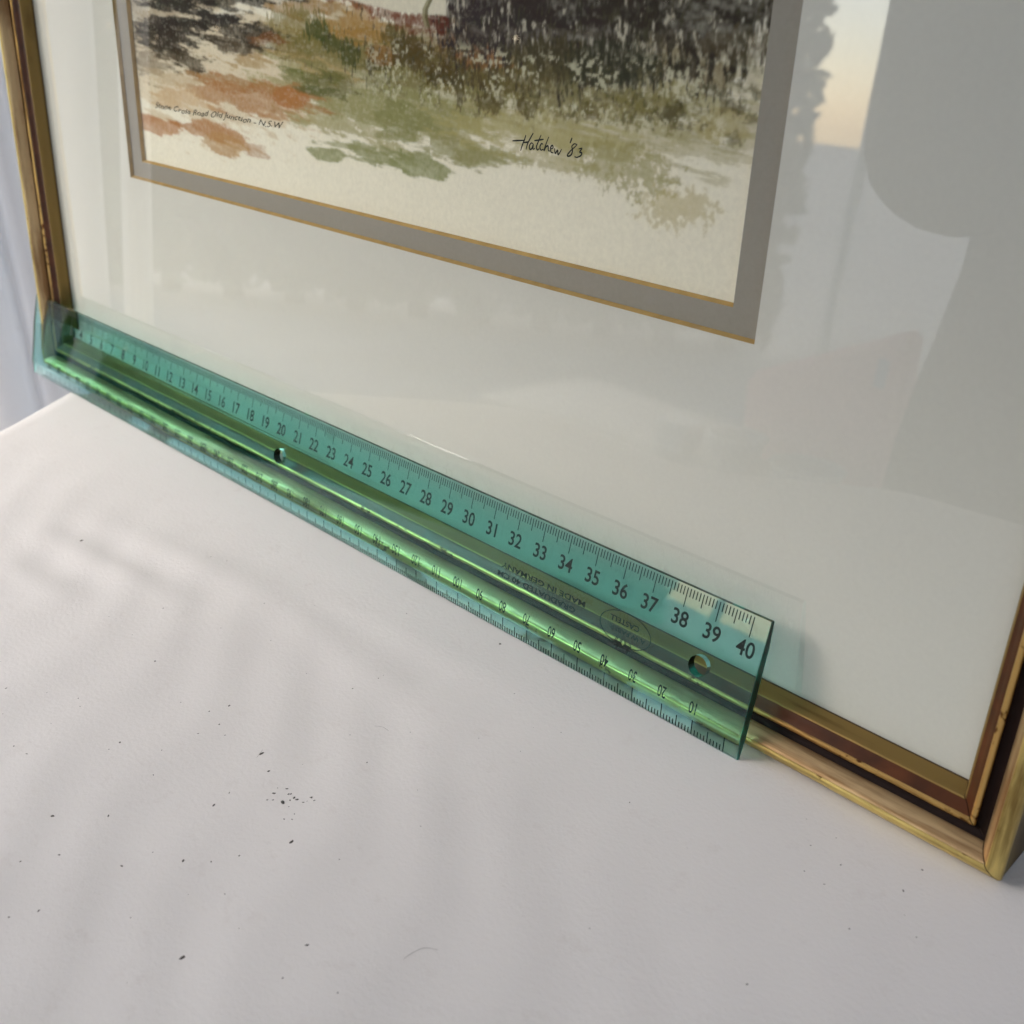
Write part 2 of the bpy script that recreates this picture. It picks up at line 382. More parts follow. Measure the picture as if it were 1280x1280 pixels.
def board(name, outer, inner, n0, n1, m, bev=0.13):
    # a mat board with a bevel-cut opening; outer/inner = (u0, u1, v0, v1) of the opening at its FRONT face edge
    (a0, a1, b0, b1), (u0, u1, v0, v1) = outer, inner
    def ring(r, n): return [(r[0], r[2], n), (r[1], r[2], n), (r[1], r[3], n), (r[0], r[3], n)]
    big = (u0, u1, v0, v1); sm = (u0 + bev, u1 - bev, v0 + bev, v1 - bev)
    P = ring((a0, a1, b0, b1), n0) + ring(big, n0) + ring((a0, a1, b0, b1), n1) + ring(sm, n1)
    Fc = []
    for i in range(4):
        j = (i + 1) % 4
        Fc += [(i, j, 4 + j, 4 + i), (8 + i, 12 + i, 12 + j, 8 + j), (i, 8 + i, 8 + j, j)]
    o = pmesh(name, P, Fc, m)
    for i in range(4):
        j = (i + 1) % 4
        q = [P[4 + i], P[4 + j], P[12 + j], P[12 + i]]
        pmesh('bevel_edge', q, [(0, 1, 2, 3)], M['bevel'], o)
    return o
OUTR = (UL - 0.02, UR + 0.02, VB - 0.02, VT + 0.02)
board('white_mat', OUTR, (WL, 0.0, 0.0, 22.0), -0.085, -0.215, M['white_mat'], 0.075)
board('grey_mat', OUTR, (WL + 0.84, -0.80, 0.70, 21.3), -0.225, -0.355, M['grey_mat'], 0.075)
pmesh('backing_board', [(OUTR[0], OUTR[2], -0.40), (OUTR[1], OUTR[2], -0.40), (OUTR[1], OUTR[3], -0.40), (OUTR[0], OUTR[3], -0.40),
                        (OUTR[0], OUTR[2], -0.55), (OUTR[1], OUTR[2], -0.55), (OUTR[1], OUTR[3], -0.55), (OUTR[0], OUTR[3], -0.55)],
      [(0, 1, 2, 3), (7, 6, 5, 4), (0, 4, 5, 1), (1, 5, 6, 2), (2, 6, 7, 3), (3, 7, 4, 0)], M['wood'])
e = 0.015
pmesh('glass_pane', [(UL - e, VB - e, 0), (UR + e, VB - e, 0), (UR + e, VT + e, 0), (UL - e, VT + e, 0),
                     (UL - e, VB - e, -0.06), (UR + e, VB - e, -0.06), (UR + e, VT + e, -0.06), (UL - e, VT + e, -0.06)],
      [(0, 1, 2, 3), (7, 6, 5, 4), (0, 4, 5, 1), (1, 5, 6, 2), (2, 6, 7, 3), (3, 7, 4, 0)], M['pane'])

# ------------------------------------------------------------------ the watercolour, brushed in as washes of pigment
def vnoise(x, y, seed):
    r = np.random.default_rng(seed); T = r.random((512, 512))
    xi = np.floor(x).astype(int); yi = np.floor(y).astype(int); fx = x - xi; fy = y - yi
    fx = fx * fx * (3 - 2 * fx); fy = fy * fy * (3 - 2 * fy)
    a = T[yi % 512, xi % 512]; b = T[yi % 512, (xi + 1) % 512]; c = T[(yi + 1) % 512, xi % 512]; d = T[(yi + 1) % 512, (xi + 1) % 512]
    return (a * (1 - fx) + b * fx) * (1 - fy) + (c * (1 - fx) + d * fx) * fy
def fbm(x, y, seed, oct=4):
    s = 0; a = 0.5; t = 0
    for o in range(oct):
        s = s + a * vnoise(x * 2 ** o, y * 2 ** o, seed + o); t += a; a *= 0.55
    return s / t
def sm(a, b, x):
    t = np.clip((x - a) / (b - a), 0, 1); return t * t * (3 - 2 * t)
def lin(c):
    c = np.array(c, float) / 255; return np.where(c < 0.04045, c / 12.92, ((c + 0.055) / 1.055) ** 2.4)
SIG = [[(-8.52, 3.66), (-8.3, 3.69), (-8.05, 3.72)], [(-8.02, 3.86), (-8.06, 3.75), (-8.15, 3.56), (-8.19, 3.44)], [(-7.75, 3.94), (-7.84, 3.81), (-7.94, 3.65), (-7.99, 3.49)], [(-8.1, 3.66), (-7.98, 3.68), (-7.9, 3.7)], [(-7.73, 3.66), (-7.8, 3.68), (-7.87, 3.6), (-7.84, 3.51), (-7.77, 3.55), (-7.73, 3.65), (-7.73, 3.53), (-7.66, 3.56)], [(-7.46, 3.92), (-7.55, 3.74), (-7.61, 3.6), (-7.57, 3.53), (-7.5, 3.57)], [(-7.7, 3.75), (-7.54, 3.78), (-7.36, 3.82)], [(-7.37, 3.69), (-7.43, 3.7), (-7.48, 3.62), (-7.44, 3.54), (-7.35, 3.57)], [(-7.18, 3.9), (-7.27, 3.7), (-7.33, 3.53), (-7.27, 3.63), (-7.19, 3.67), (-7.17, 3.56), (-7.11, 3.55)], [(-7.1, 3.6), (-7.01, 3.64), (-7.03, 3.7), (-7.09, 3.65), (-7.07, 3.53), (-6.98, 3.52)], [(-6.95, 3.64), (-6.92, 3.51), (-6.84, 3.6), (-6.81, 3.49), (-6.7, 3.64)], [(-6.36, 3.96), (-6.42, 3.82)], [(-6.17, 3.81), (-6.27, 3.82), (-6.35, 3.75), (-6.32, 3.67), (-6.34, 3.56), (-6.42, 3.5), (-6.49, 3.51), (-6.4, 3.62), (-6.29, 3.71), (-6.17, 3.81)], [(-6.11, 3.71), (-6.0, 3.74), (-6.07, 3.64), (-6.0, 3.63), (-6.02, 3.56), (-6.15, 3.5), (-6.24, 3.51)]]
BLOBS=[
(-13.88, 5.1, 4.0, 0.58, (128, 128, 84), 0.75, 'h') ,
(-13.73, 4.0, 3.57, 0.6, (152, 152, 106), 0.9, 'w') ,
(-13.04, 3.76, 1.38, 0.48, (134, 138, 90), 0.7, 'w') ,
(-13.26, 3.28, 1.07, 0.19, (140, 143, 96), 0.85, 'w') ,
(-16.93, 2.35, 0.94, 0.24, (138, 146, 98), 0.9, 'w') ,
(-14.28, 2.67, 1.38, 0.25, (140, 146, 100), 0.85, 'h') ,
(-12.46, 2.58, 1.2, 0.36, (138, 146, 98), 0.9, 'w') ,
(-10.58, 3.12, 1.74, 0.33, (148, 148, 102), 0.8, 'h') ,
(-7.91, 3.97, 3.23, 0.5, (178, 172, 120), 0.8, 'h') ,
(-9.82, 3.1, 1.3, 0.22, (150, 150, 102), 0.8, 'h') ,
(-6.81, 3.3, 1.7, 0.26, (172, 166, 116), 0.7, 'd') ,
(-4.7, 3.45, 1.48, 0.53, (160, 156, 106), 0.75, 'd') ,
(-2.9, 2.7, 1.07, 0.47, (190, 180, 130), 0.6, 'd') ,
(-7.38, 5.11, 3.8, 0.57, (128, 122, 78), 0.85, 'd') ,
(-3.98, 4.87, 1.27, 0.43, (132, 126, 78), 0.8, 'd') ,
(-1.62, 4.66, 0.76, 0.34, (176, 166, 118), 0.75, 'h') ,
(-3.59, 6.19, 0.93, 0.38, (118, 104, 62), 0.75, 'v') ,
(-2.33, 5.64, 0.69, 0.25, (120, 104, 68), 0.75, 'v') ,
(-18.17, 6.61, 1.87, 0.28, (158, 112, 52), 0.75, 'w') ,
(-15.13, 6.26, 1.85, 0.44, (172, 128, 68), 0.85, 'w') ,
(-18.28, 6.07, 1.53, 0.49, (122, 116, 60), 0.8, 'v') ,
(-18.06, 4.59, 1.33, 0.34, (112, 120, 70), 0.8, 'h') ,
(-17.75, 5.5, 2.59, 0.3, (118, 112, 66), 0.75, 'h') ,
(-16.51, 4.58, 1.4, 0.26, (104, 104, 58), 0.8, 'h') ,
(-17.24, 6.04, 0.57, 0.28, (74, 84, 46), 0.85, 'v') ,
(-16.48, 5.71, 0.54, 0.23, (78, 86, 48), 0.8, 'v') ,
(-15.61, 5.38, 0.44, 0.29, (70, 78, 42), 0.85, 'v') ,
(-14.48, 5.17, 0.62, 0.16, (84, 80, 44), 0.8, 'h') ,
(-13.64, 6.1, 0.51, 0.26, (92, 84, 48), 0.8, 'v') ,
(-14.22, 5.55, 0.75, 0.25, (140, 92, 48), 0.75, 'h') ,
(-12.77, 5.76, 0.69, 0.43, (82, 66, 38), 0.8, 'v') ,
(-11.4, 5.19, 0.81, 0.31, (78, 66, 36), 0.85, 'd') ,
(-12.22, 6.44, 1.16, 0.23, (116, 60, 38), 0.8, 'd') ,
(-10.18, 6.16, 1.49, 0.34, (100, 52, 36), 0.6, 'v') ,
(-9.68, 5.66, 1.01, 0.26, (150, 92, 54), 0.75, 'd') ,
(-9.76, 6.68, 1.62, 0.6, (62, 54, 58), 0.95, 'v') ,
(-6.6, 6.74, 2.13, 0.61, (62, 54, 54), 0.95, 'v') ,
(-3.08, 6.93, 2.39, 0.49, (60, 54, 50), 0.97, 'v') ,
(-7.28, 5.8, 1.4, 0.43, (84, 78, 56), 0.7, 'v') ,
(-5.2, 5.77, 1.13, 0.34, (62, 62, 52), 0.85, 'v') ,
(-1.67, 6.35, 0.89, 0.31, (96, 86, 66), 0.55, 'v') ,
(-9.49, 4.54, 0.52, 0.27, (84, 72, 42), 0.75, 'd') ,
(-8.0, 4.54, 0.35, 0.22, (84, 74, 44), 0.75, 'd') ,
(-5.85, 4.7, 0.4, 0.19, (96, 86, 48), 0.7, 'd') ,
(-10.64, 4.72, 0.2, 0.34, (80, 70, 44), 0.75, 'v') ,
(-3.32, 4.81, 0.42, 0.22, (82, 76, 50), 0.7, 'd') ,
(-1.71, 5.12, 0.32, 0.13, (96, 88, 60), 0.65, 'd') ,
(-1.47, 4.44, 0.19, 0.15, (104, 98, 68), 0.7, 'd') ,
(-26.01, 6.58, 2.44, 0.26, (62, 54, 52), 0.95, 'h') ,
(-23.62, 6.2, 2.03, 0.21, (58, 52, 52), 0.95, 'h') ,
(-27.14, 5.91, 2.07, 0.22, (60, 54, 54), 0.92, 'h') ,
(-21.95, 5.78, 2.13, 0.28, (66, 60, 56), 0.9, 'h') ,
(-26.54, 5.37, 2.81, 0.3, (62, 56, 52), 0.92, 'h') ,
(-25.54, 4.77, 1.83, 0.36, (72, 58, 46), 0.9, 'h') ,
(-28.02, 4.49, 1.52, 0.46, (104, 90, 74), 0.7, 'h') ,
(-21.26, 4.98, 1.61, 0.31, (174, 138, 90), 0.8, 'h') ,
(-20.09, 5.64, 0.8, 0.19, (130, 78, 44), 0.8, 'h') ,
(-22.88, 4.14, 2.18, 0.29, (164, 118, 72), 0.85, 'w') ,
(-21.29, 3.74, 3.4, 0.5, (176, 118, 72), 0.8, 'h') ,
(-18.84, 3.88, 0.94, 0.33, (178, 114, 68), 0.85, 'w') ,
(-26.21, 3.37, 2.19, 0.4, (202, 172, 134), 0.7, 'h') ,
(-27.71, 2.17, 1.7, 0.33, (184, 122, 80), 0.9, 'w') ,
(-24.07, 2.41, 2.57, 0.31, (178, 118, 72), 0.85, 'w') ,
(-23.4, 2.0, 1.54, 0.39, (186, 140, 94), 0.85, 'w') ,
(-21.21, 1.99, 0.74, 0.19, (170, 112, 74), 0.6, 'h') ,
(-26.53, 4.0, 2.49, 0.25, (190, 170, 140), 0.6, 'h') ,
]
SPK = [(-6.97, -8.68), (-5.46, -9.3), (-5.04, -9.33), (-5.37, -8.99), (-5.14, -9.02), (-4.81, -9.31), (-4.66, -8.75), (-6.2, -10.55), (-8.26, -11.04), (-8.32, -8.92), (-8.82, -8.79), (-9.5, -8.68), (-9.33, -8.16), (-15.04, -6.98), (-12.66, -8.57), (-8.73, -13.46), (-7.39, -13.91), (-6.06, -13.05), (-7.84, -14.63), (-6.46, -15.48), (-6.16, -14.95), (-2.81, -13.37), (-1.16, -11.4), (-3.82, -9.93), (-6.25, -8.93), (-4.57, -13.62), (-5.16, -11.99), (-4.67, -11.56), (-21.17, -6.76), (-7.75, -12.52), (-0.83, -12.23), (-7.4, -5.36), (-7.2, -4.59), (-5.88, -1.03), (-4.36, -11.01), (-12.01, -13.03), (-10.11, -11.01), (4.98, -1.72), (5.77, -1.76), (5.28, -2.49), (7.15, -0.64), (7.12, -1.48)]
FIB = [[(0.58, -10.22), (0.59, -9.99), (0.68, -9.73), (0.92, -9.56)], [(-5.7, -5.94), (-5.51, -5.82), (-5.27, -5.81)], [(-6.92, -8.84), (-7.07, -8.56)]]

def build_painting():
    us = np.arange(-29.5, -0.52, 0.034)
    vs = np.concatenate([np.arange(0.45, 7.9, 0.034), np.arange(7.9, 21.6, 0.2)])
    U, V = np.meshgrid(us, vs)
    paper = np.array([0.88, 0.825, 0.685])
    C = np.ones(U.shape + (3,)) * paper
    GAIN = 1.0
    # strokes bend a little, so every wash is looked up through a gentle warp
    wx = U + 0.35 * (fbm(U * 0.7, V * 1.6, 901) - 0.5); wy = V + 0.22 * (fbm(U * 0.9, V * 1.2, 911) - 0.5)
    gran = fbm(U * 9, V * 9, 921, 3)
    tex = {'h': fbm(U * 0.75 + 3, V * 5.5 + U * 0.45, 301, 5), 'v': fbm(U * 10 + V * 1.4, V * 2.6, 311, 4),
           'd': fbm(U * 6.0, V * 6.0, 321, 4), 'w': fbm(U * 0.85, V * 4.2 + U * 0.5, 331, 4)}
    fine = {'h': fbm(U * 4.2, V * 20 + U * 1.6, 341, 3), 'v': fbm(U * 20, V * 7, 351, 3), 'd': fbm(U * 14, V * 14, 361, 3), 'w': fbm(U * 10, V * 10, 371, 3)}
    UNDER = [(-24.0, 4.6, 6.5, 2.2, (206, 186, 150), 0.55, 'w'), (-14.5, 4.6, 5.5, 1.5, (160, 156, 108), 0.8, 'w'), (-16.5, 5.8, 4.0, 0.9, (172, 138, 84), 0.7, 'w'),
             (-6.0, 5.4, 6.5, 1.0, (150, 142, 100), 0.6, 'h'), (-11.5, 5.6, 3.5, 0.9, (140, 118, 74), 0.75, 'h'), (-6, 4.4, 5.0, 0.8, (168, 162, 112), 0.6, 'h'), (-27.5, 6.6, 4.5, 1.3, (122, 104, 86), 0.6, 'h')]
    EXTRA = [(-16.3, 7.0, 0.9, 0.16, (136, 70, 40), 0.85, 'd'), (-15.0, 6.84, 0.8, 0.15, (130, 64, 40), 0.85, 'd'), (-13.9, 6.68, 0.7, 0.16, (128, 62, 40), 0.85, 'd'), (-12.9, 6.55, 0.7, 0.2, (118, 58, 38), 0.85, 'd'),
             (-11.6, 6.5, 0.5, 0.22, (104, 46, 34), 0.9, 'd'), (-12.0, 5.5, 1.6, 0.3, (92, 76, 44), 0.6, 'd'), (-9.0, 5.2, 1.6, 0.3, (96, 84, 50), 0.6, 'd'), (-17.0, 4.25, 1.5, 0.14, (92, 96, 54), 0.7, 'h'),
             (-25.5, 5.9, 2.6, 0.3, (54, 48, 46), 0.9, 'h'), (-22.5, 5.4, 1.6, 0.25, (70, 56, 46), 0.8, 'h'), (-24, 6.9, 4.5, 0.35, (56, 50, 48), 0.9, 'h'), (-27, 5.3, 1.6, 0.35, (60, 52, 46), 0.85, 'h'), (-15.0, 2.72, 2.2, 0.08, (140, 146, 100), 0.7, 'h'), (-14.2, 2.42, 1.8, 0.06, (140, 146, 100), 0.7, 'h')]
    for k, (u, v, ru, rv, col, a, kind) in enumerate(UNDER + BLOBS + EXTRA):
        if v + rv > 6.9 and kind == 'v': v, rv = v + 1.2, rv + 1.2
        d = np.sqrt(((wx - u) / (ru * 1.12)) ** 2 + ((wy - v) / (rv * 1.18)) ** 2)
        body = 1.0 - d
        amp = {'h': 1.9, 'v': 1.3, 'd': 1.7, 'w': 1.25}[kind]
        fa = {'h': 0.6, 'v': 0.7, 'd': 0.8, 'w': 0.18}[kind]
        m = body + amp * (np.roll(tex[kind], 37 * k, 1) - 0.5) + fa * (np.roll(fine[kind], 23 * k, 1) - 0.5)
        dark = kind == 'v' and max(col) < 75
        wid = {'h': 0.19, 'v': 0.17, 'd': 0.19, 'w': 0.15}[kind]
        off = {'h': 0.13, 'v': 0.02, 'd': 0.15, 'w': 0.12}[kind] - (0.22 if dark else 0)
        al = sm(off - wid, off + wid, m) * (d < 1.9)
        edge = np.exp(-((m - off - 0.06) / 0.05) ** 2) * (0.16 if kind == 'w' else 0.05)
        if max(col) > 100: a = a * 0.86
        al = np.clip(a * al * (0.98 + 0.40 * (gran - 0.5) + 0.55 * (np.roll(tex['w'], 51 * k, 1) - 0.5)) + al * edge, 0, 1)
        pig = np.minimum(lin(col) * np.array([0.94, 0.98, 0.86] if col[0] > 1.22 * col[1] else [0.98, 0.92, 0.84]), 0.95)
        C = C * (1 - al[..., None]) + pig * al[..., None]
    # upright scratches of bare paper between the dark grasses
    top = sm(5.9, 6.5, V + 0.5 * (tex['w'] - 0.5)) * sm(-11.4, -10.6, U) * (1 - sm(8.5, 10, V))
    sc_ = sm(0.60, 0.68, fbm(U * 10 + V * 1.3, V * 3.2, 401, 3)) * sm(0.45, 0.6, fbm(U * 2, V * 2, 411, 3))
    C = C * (1 - (0.75 * top * sc_)[..., None]) + np.array([0.66, 0.60, 0.47]) * (0.75 * top * sc_)[..., None]
    # fine dark grass flicks
    band = sm(4.3, 5.0, V + (U + 12) * -0.03) * sm(-20, -16, U)
    fl = sm(0.635, 0.70, fbm(U * 11 - V * 1.0, V * 3.2, 421, 3)) * sm(0.42, 0.58, fbm(U * 1.6, V * 2.2, 431, 3)) * band * 0.7
    C = C * (1 - fl[..., None]) + np.array([0.07, 0.06, 0.035]) * fl[..., None]
    # stippled leaves across the middle distance
    bandm = sm(3.9, 4.6, V + 0.6 * (tex['d'] - 0.5)) * (1 - sm(5.7, 6.2, V)) * sm(-16.5, -13, U)
    st1 = sm(0.56, 0.62, fbm(U * 8.5, V * 9.5, 461, 3)) * sm(0.40, 0.56, fbm(U * 1.3, V * 2.6, 466, 3)) * bandm * 0.62
    C = C * (1 - st1[..., None]) + np.array([0.115, 0.10, 0.05]) * st1[..., None]
    st2 = sm(0.57, 0.63, fbm(U * 9.5, V * 10, 471, 3)) * sm(0.42, 0.58, fbm(U * 1.5, V * 2.2, 476, 3)) * bandm * 0.7
    C = C * (1 - st2[..., None]) + np.array([0.70, 0.66, 0.47]) * st2[..., None]
    # dry-brush flecks of bare paper
    db = sm(0.60, 0.67, fbm(U * 5, V * 15 + U * 0.5, 441, 4)) * sm(3.0, 3.6, V) * (1 - sm(-12, -9, U)) * 0.14
    C = C * (1 - db[..., None]) + paper * 0.95 * db[..., None]
    # house wall above the red wall, and the trunk in front of it
    wl = np.interp(U, [-15.6, -13.4, -11.2], [6.95, 6.68, 6.66]) + 0.05 * (fine['w'] - 0.5)
    hw = sm(-0.02, 0.03, V - wl) * sm(-15.9, -15.2, U) * (1 - sm(-11.35, -11.1, U + 0.5 * (tex['v'] - 0.5))) * (1 - sm(10, 10.2, V))
    C = C * (1 - hw[..., None]) + np.array([0.80, 0.745, 0.60]) * (0.93 + 0.12 * (tex['v'] - 0.5))[..., None] * hw[..., None]
    tx = np.interp(V, [6.3, 6.58, 6.8, 7.05, 9], [-12.05, -12.17, -12.16, -11.97, -11.6])
    tr = (1 - sm(0.10, 0.14, np.abs(U - tx))) * sm(6.25, 6.4, V)
    tc = np.where((U > tx)[..., None], np.array([0.14, 0.12, 0.055]), np.array([0.33, 0.29, 0.17]))
    C = C * (1 - 0.9 * tr[..., None]) + tc * 0.9 * tr[..., None]
    for ax in (0, 1):
        C = 0.15 * np.roll(C, 1, ax) + 0.70 * C + 0.15 * np.roll(C, -1, ax)
    C *= (1 + 0.05 * (fbm(U * 12, V * 12, 451, 3) - 0.5))[..., None]
    nv, nu = U.shape
    P = [FP(0, 0, 0)] and None
    base = pic.location
    co = np.empty((nv * nu, 3)); u = U.ravel() - O.x; v = V.ravel() - O.y; n = -0.37 - O.z
    co[:, 0] = S * u - base.x; co[:, 1] = S * (SA * v - CA * n) - base.y; co[:, 2] = S * (CA * v + SA * n) - base.z
    me = bpy.data.meshes.new('painting')
    idx = np.arange(nv * nu).reshape(nv, nu)
    q = np.stack([idx[:-1, :-1], idx[:-1, 1:], idx[1:, 1:], idx[1:, :-1]], -1).reshape(-1, 4)
    me.vertices.add(len(co)); me.vertices.foreach_set('co', co.ravel())
    me.loops.add(q.size); me.loops.foreach_set('vertex_index', q.ravel().astype(np.int32))
    me.polygons.add(len(q)); me.polygons.foreach_set('loop_start', np.arange(0, q.size, 4, dtype=np.int32))
    me.update(calc_edges=True)
    at = me.color_attributes.new('pigment', 'FLOAT_COLOR', 'POINT')
    rgba = np.concatenate([np.clip(C, 0, 1).reshape(-1, 3), np.ones((nv * nu, 1))], 1).astype(np.float32)
    at.data.foreach_set('color', rgba.ravel())
    m, nt, p = mat('watercolour_paper')
    ca = N(nt, 'ShaderNodeVertexColor'); ca.layer_name = 'pigment'
    n1 = noise(nt, 700, 3); r = ramp(nt, n1.outputs['Fac'], [(0.3, (0.93, 0.93, 0.93)), (0.65, (1, 1, 1))])
    mx = N(nt, 'ShaderNodeMix', data_type='RGBA', blend_type='MULTIPLY'); mx.inputs[0].default_value = 1.0
    nt.links.new(ca.outputs[0], mx.inputs[6]); nt.links.new(r.outputs[0], mx.inputs[7]); nt.links.new(mx.outputs[2], p.inputs['Base Color'])
    p.inputs['Roughness'].default_value = 0.95; p.inputs['Specular IOR Level'].default_value = 0.1
    bump(nt, p, n1.outputs['Fac'], 0.2, 0.0004)
    return link('painting', me, m, pic)
painting = build_painting()

def ribbon(pts, w):
    P = np.array(pts, float); V = []; F = []
    k = len(P)
    fine = []
    for i in range(k - 1):
        p0 = P[max(0, i - 1)]; p1 = P[i]; p2 = P[i + 1]; p3 = P[min(k - 1, i + 2)]
        for t in np.linspace(0, 1, 6, endpoint=False):
            fine.append(0.5 * ((2 * p1) + (-p0 + p2) * t + (2 * p0 - 5 * p1 + 4 * p2 - p3) * t * t + (-p0 + 3 * p1 - 3 * p2 + p3) * t ** 3))
    fine.append(P[-1]); Q = np.array(fine)
    T = np.gradient(Q, axis=0); T /= np.linalg.norm(T, axis=1)[:, None] + 1e-9
    for i in range(len(Q)):
        ww = w * (0.55 + 0.45 * math.sin(math.pi * (i + 1) / (len(Q) + 1)))
        nrm = np.array([-T[i, 1], T[i, 0]]) * ww
        V += [tuple(Q[i] + nrm), tuple(Q[i] - nrm)]
        if i: F.append((2 * i - 2, 2 * i - 1, 2 * i + 1, 2 * i))
    return V, F
def build_signature():
    V = []; F = []
    for i, s in enumerate(SIG):
        v, f = ribbon(s, 0.022); o = len(V)
        V += [(a, b, -0.367 + 0.0003 * i) for a, b in v]; F += [tuple(x + o for x in q) for q in f]
    pmesh('signature', V, F, M['ink'], painting)
build_signature()

def glyphs(text, size=1.0, shear=0.0, res=3, sx=1.0, bold=0.0):
    cu = bpy.data.curves.new('t', 'FONT'); cu.body = text; cu.size = size; cu.align_x = 'CENTER'; cu.shear = shear; cu.resolution_u = res; cu.offset = bold
    ob = bpy.data.objects.new('t', cu); COL.objects.link(ob)
    dg = bpy.context.evaluated_depsgraph_get(); dg.update()
    me = bpy.data.meshes.new_from_object(ob.evaluated_get(dg))
    bpy.data.objects.remove(ob); bpy.data.curves.remove(cu)
    v = np.array([x.co[:] for x in me.vertices]); f = [tuple(p.vertices) for p in me.polygons]
    bpy.data.meshes.remove(me)
    v[:, 0] *= sx
    return v, f
CAPH = float(np.ptp(glyphs('H')[0][:, 1]))
def caption():
    v, f = glyphs('Stone Cross Road Old Junction - N.S.W', 1.0, 0.38, 3, 1.0, 0.012)
    w = np.ptp(v[:, 0]); k = 8.7 / w; yk = 0.185 / CAPH
    x = v[:, 0] * k - 23.8; y = v[:, 1] * yk + 2.83 + (x + 28.2) * 0.012 + 0.03 * np.sin(x * 1.3) + 0.022 * np.sin(x * 9.0)
    pmesh('caption', [(a, b, -0.366) for a, b in zip(x, y)], f, M['sepia_ink'], painting)
caption()

# ------------------------------------------------------------------ ruler
RW = 3.8628; X0, X1 = -1.0, 40.48; RT = 0.1899
ev, en = 0.0072, 0.0003
ruler = thing('ruler', 'transparent green plastic ruler with black markings standing against the picture frame', 'ruler')
ex = Vector((1, ev, en)).normalized(); ey = Vector((0, math.cos(RT), -math.sin(RT))); ey = (ey - ex * ex.dot(ey)).normalized(); ez = ex.cross(ey)
rot = Matrix((ex, ey, ez)).transposed().to_4x4()
RP = Vector((1.6292, -6.2856, 0.7743))
mf = MF.to_3x3() * (1 / S)
rm = (mf.to_4x4() @ rot)
ruler.matrix_world = Matrix.Translation(FP(*RP)) @ rm
# local ruler coordinates: x from the 40 mark, y up from the top edge, z out of the front face
FRONT = [(0.0, 0.012), (1.30, 0.08), (3.22, 0.08), (RW, -0.05)]
def front_z(y): return np.interp(y, [a for a, b in FRONT], [b for a, b in FRONT])
def ruler_body():
    sec = [(0.0, -0.003), (0.012, 0.0126), (1.30, 0.08), (3.22, 0.08), (RW - 0.012, -0.047), (RW, -0.065), (RW, -0.13), (RW - 0.02, -0.145), (RW - 0.5, -0.20), (0.8, -0.20), (0.02, -0.115), (0.0, -0.10)]
    k = len(sec); xs = [(X0, 0.03), (X0 + 0.03, 0), (X1 - 0.02, 0), (X1, 0.02)]
    cy, cz = RW / 2, -0.06
    V = []
    for x, ins in xs:
        for y, z in sec:
            yy = y + (ins if y < cy else -ins); zz = z + (ins * 0.6 if z < cz else -ins * 0.6)
            V.append(((x - 40) * S, -yy * S, zz * S))
    F = [tuple(range(k)), tuple(range(3 * k, 4 * k))[::-1]]
    for r in range(3):
        for i in range(k):
            j = (i + 1) % k; F.append((r * k + i, (r + 1) * k + i, (r + 1) * k + j, r * k + j))
    o = mesh('ruler_body', V, F, M['acrylic'], ruler)
    bm = bmesh.new(); bm.from_mesh(o.data); bmesh.ops.recalc_face_normals(bm, faces=bm.faces); bm.to_mesh(o.data); bm.free()
    cm = bpy.data.meshes.new('cut'); bm = bmesh.new()
    for x in (20.0, 38.82):
        r = bmesh.ops.create_cone(bm, cap_ends=True, segments=40, radius1=0.285 * S, radius2=0.285 * S, depth=1.0 * S)
        bmesh.ops.translate(bm, verts=r['verts'], vec=((x - 40) * S, -1.93 * S, -0.06 * S))
    bm.to_mesh(cm); bm.free()
    o.data.materials.append(M['acrylic_end'])
    for q in o.data.polygons:
        if abs(q.normal.x) > 0.3: q.material_index = 1
    co = bpy.data.objects.new('cut', cm); COL.objects.link(co); co.parent = ruler
    md = o.modifiers.new('holes', 'BOOLEAN'); md.operation = 'DIFFERENCE'; md.object = co; md.solver = 'EXACT'
    dg = bpy.context.evaluated_depsgraph_get(); dg.update()
    me = bpy.data.meshes.new_from_object(o.evaluated_get(dg))
    o.modifiers.clear(); o.data = me; me.name = 'ruler_body'
    bpy.data.objects.remove(co)
    return o
ruler_body()
EPS = 0.0035
def on_face(x, y, e=EPS): return ((x - 40) * S, -y * S, (float(front_z(y)) + e) * S)
def ticks(name, items):
    V = []; F = []
    for x, y0, y1, w in items:
        o = len(V); V += [on_face(x - w, y0), on_face(x + w, y0), on_face(x + w, y1), on_face(x - w, y1)]; F.append((o + 3, o + 2, o + 1, o))
    mesh(name, V, F, M['print'], ruler, kind='stuff')
ticks('centimetre_graduation', [(m / 10, 0.07, 0.61 if m % 10 == 0 else 0.45 if m % 5 == 0 else 0.30, 0.0155) for m in range(0, 401)])
ticks('millimetre_graduation', [(40.03 - m / 10, 3.83, 3.40 if m % 10 == 0 else 3.50 if m % 5 == 0 else 3.66, 0.0165) for m in range(0, 401)])
def numeral(text, cx, ytop, h, flip, sx=1.0, name='numeral', width=None, e=EPS):
    v, f = glyphs(text, 1.0, 0, 4, 1.0, 0.016 if name == 'numeral' else 0.026); k = h / CAPH
    kx = k * sx if width is None else width / np.ptp(v[:, 0])
    xc = (v[:, 0].max() + v[:, 0].min()) / 2
    x = (v[:, 0] - xc) * kx; y = v[:, 1] * k
    if flip: X = cx - x; Y = ytop + y
    else: X = cx + x; Y = ytop + h - y
    return mesh(name, [on_face(a, b, e) for a, b in zip(X, Y)], f, M['print'], ruler)
for n in range(0, 41): numeral(str(n), n - 0.015 if n > 9 else n, 0.715, 0.405, False, 0.90)
for n in range(1, 40): numeral(str(n * 10), 40.03 - n - 0.06, 2.90, 0.32, True, 0.60)
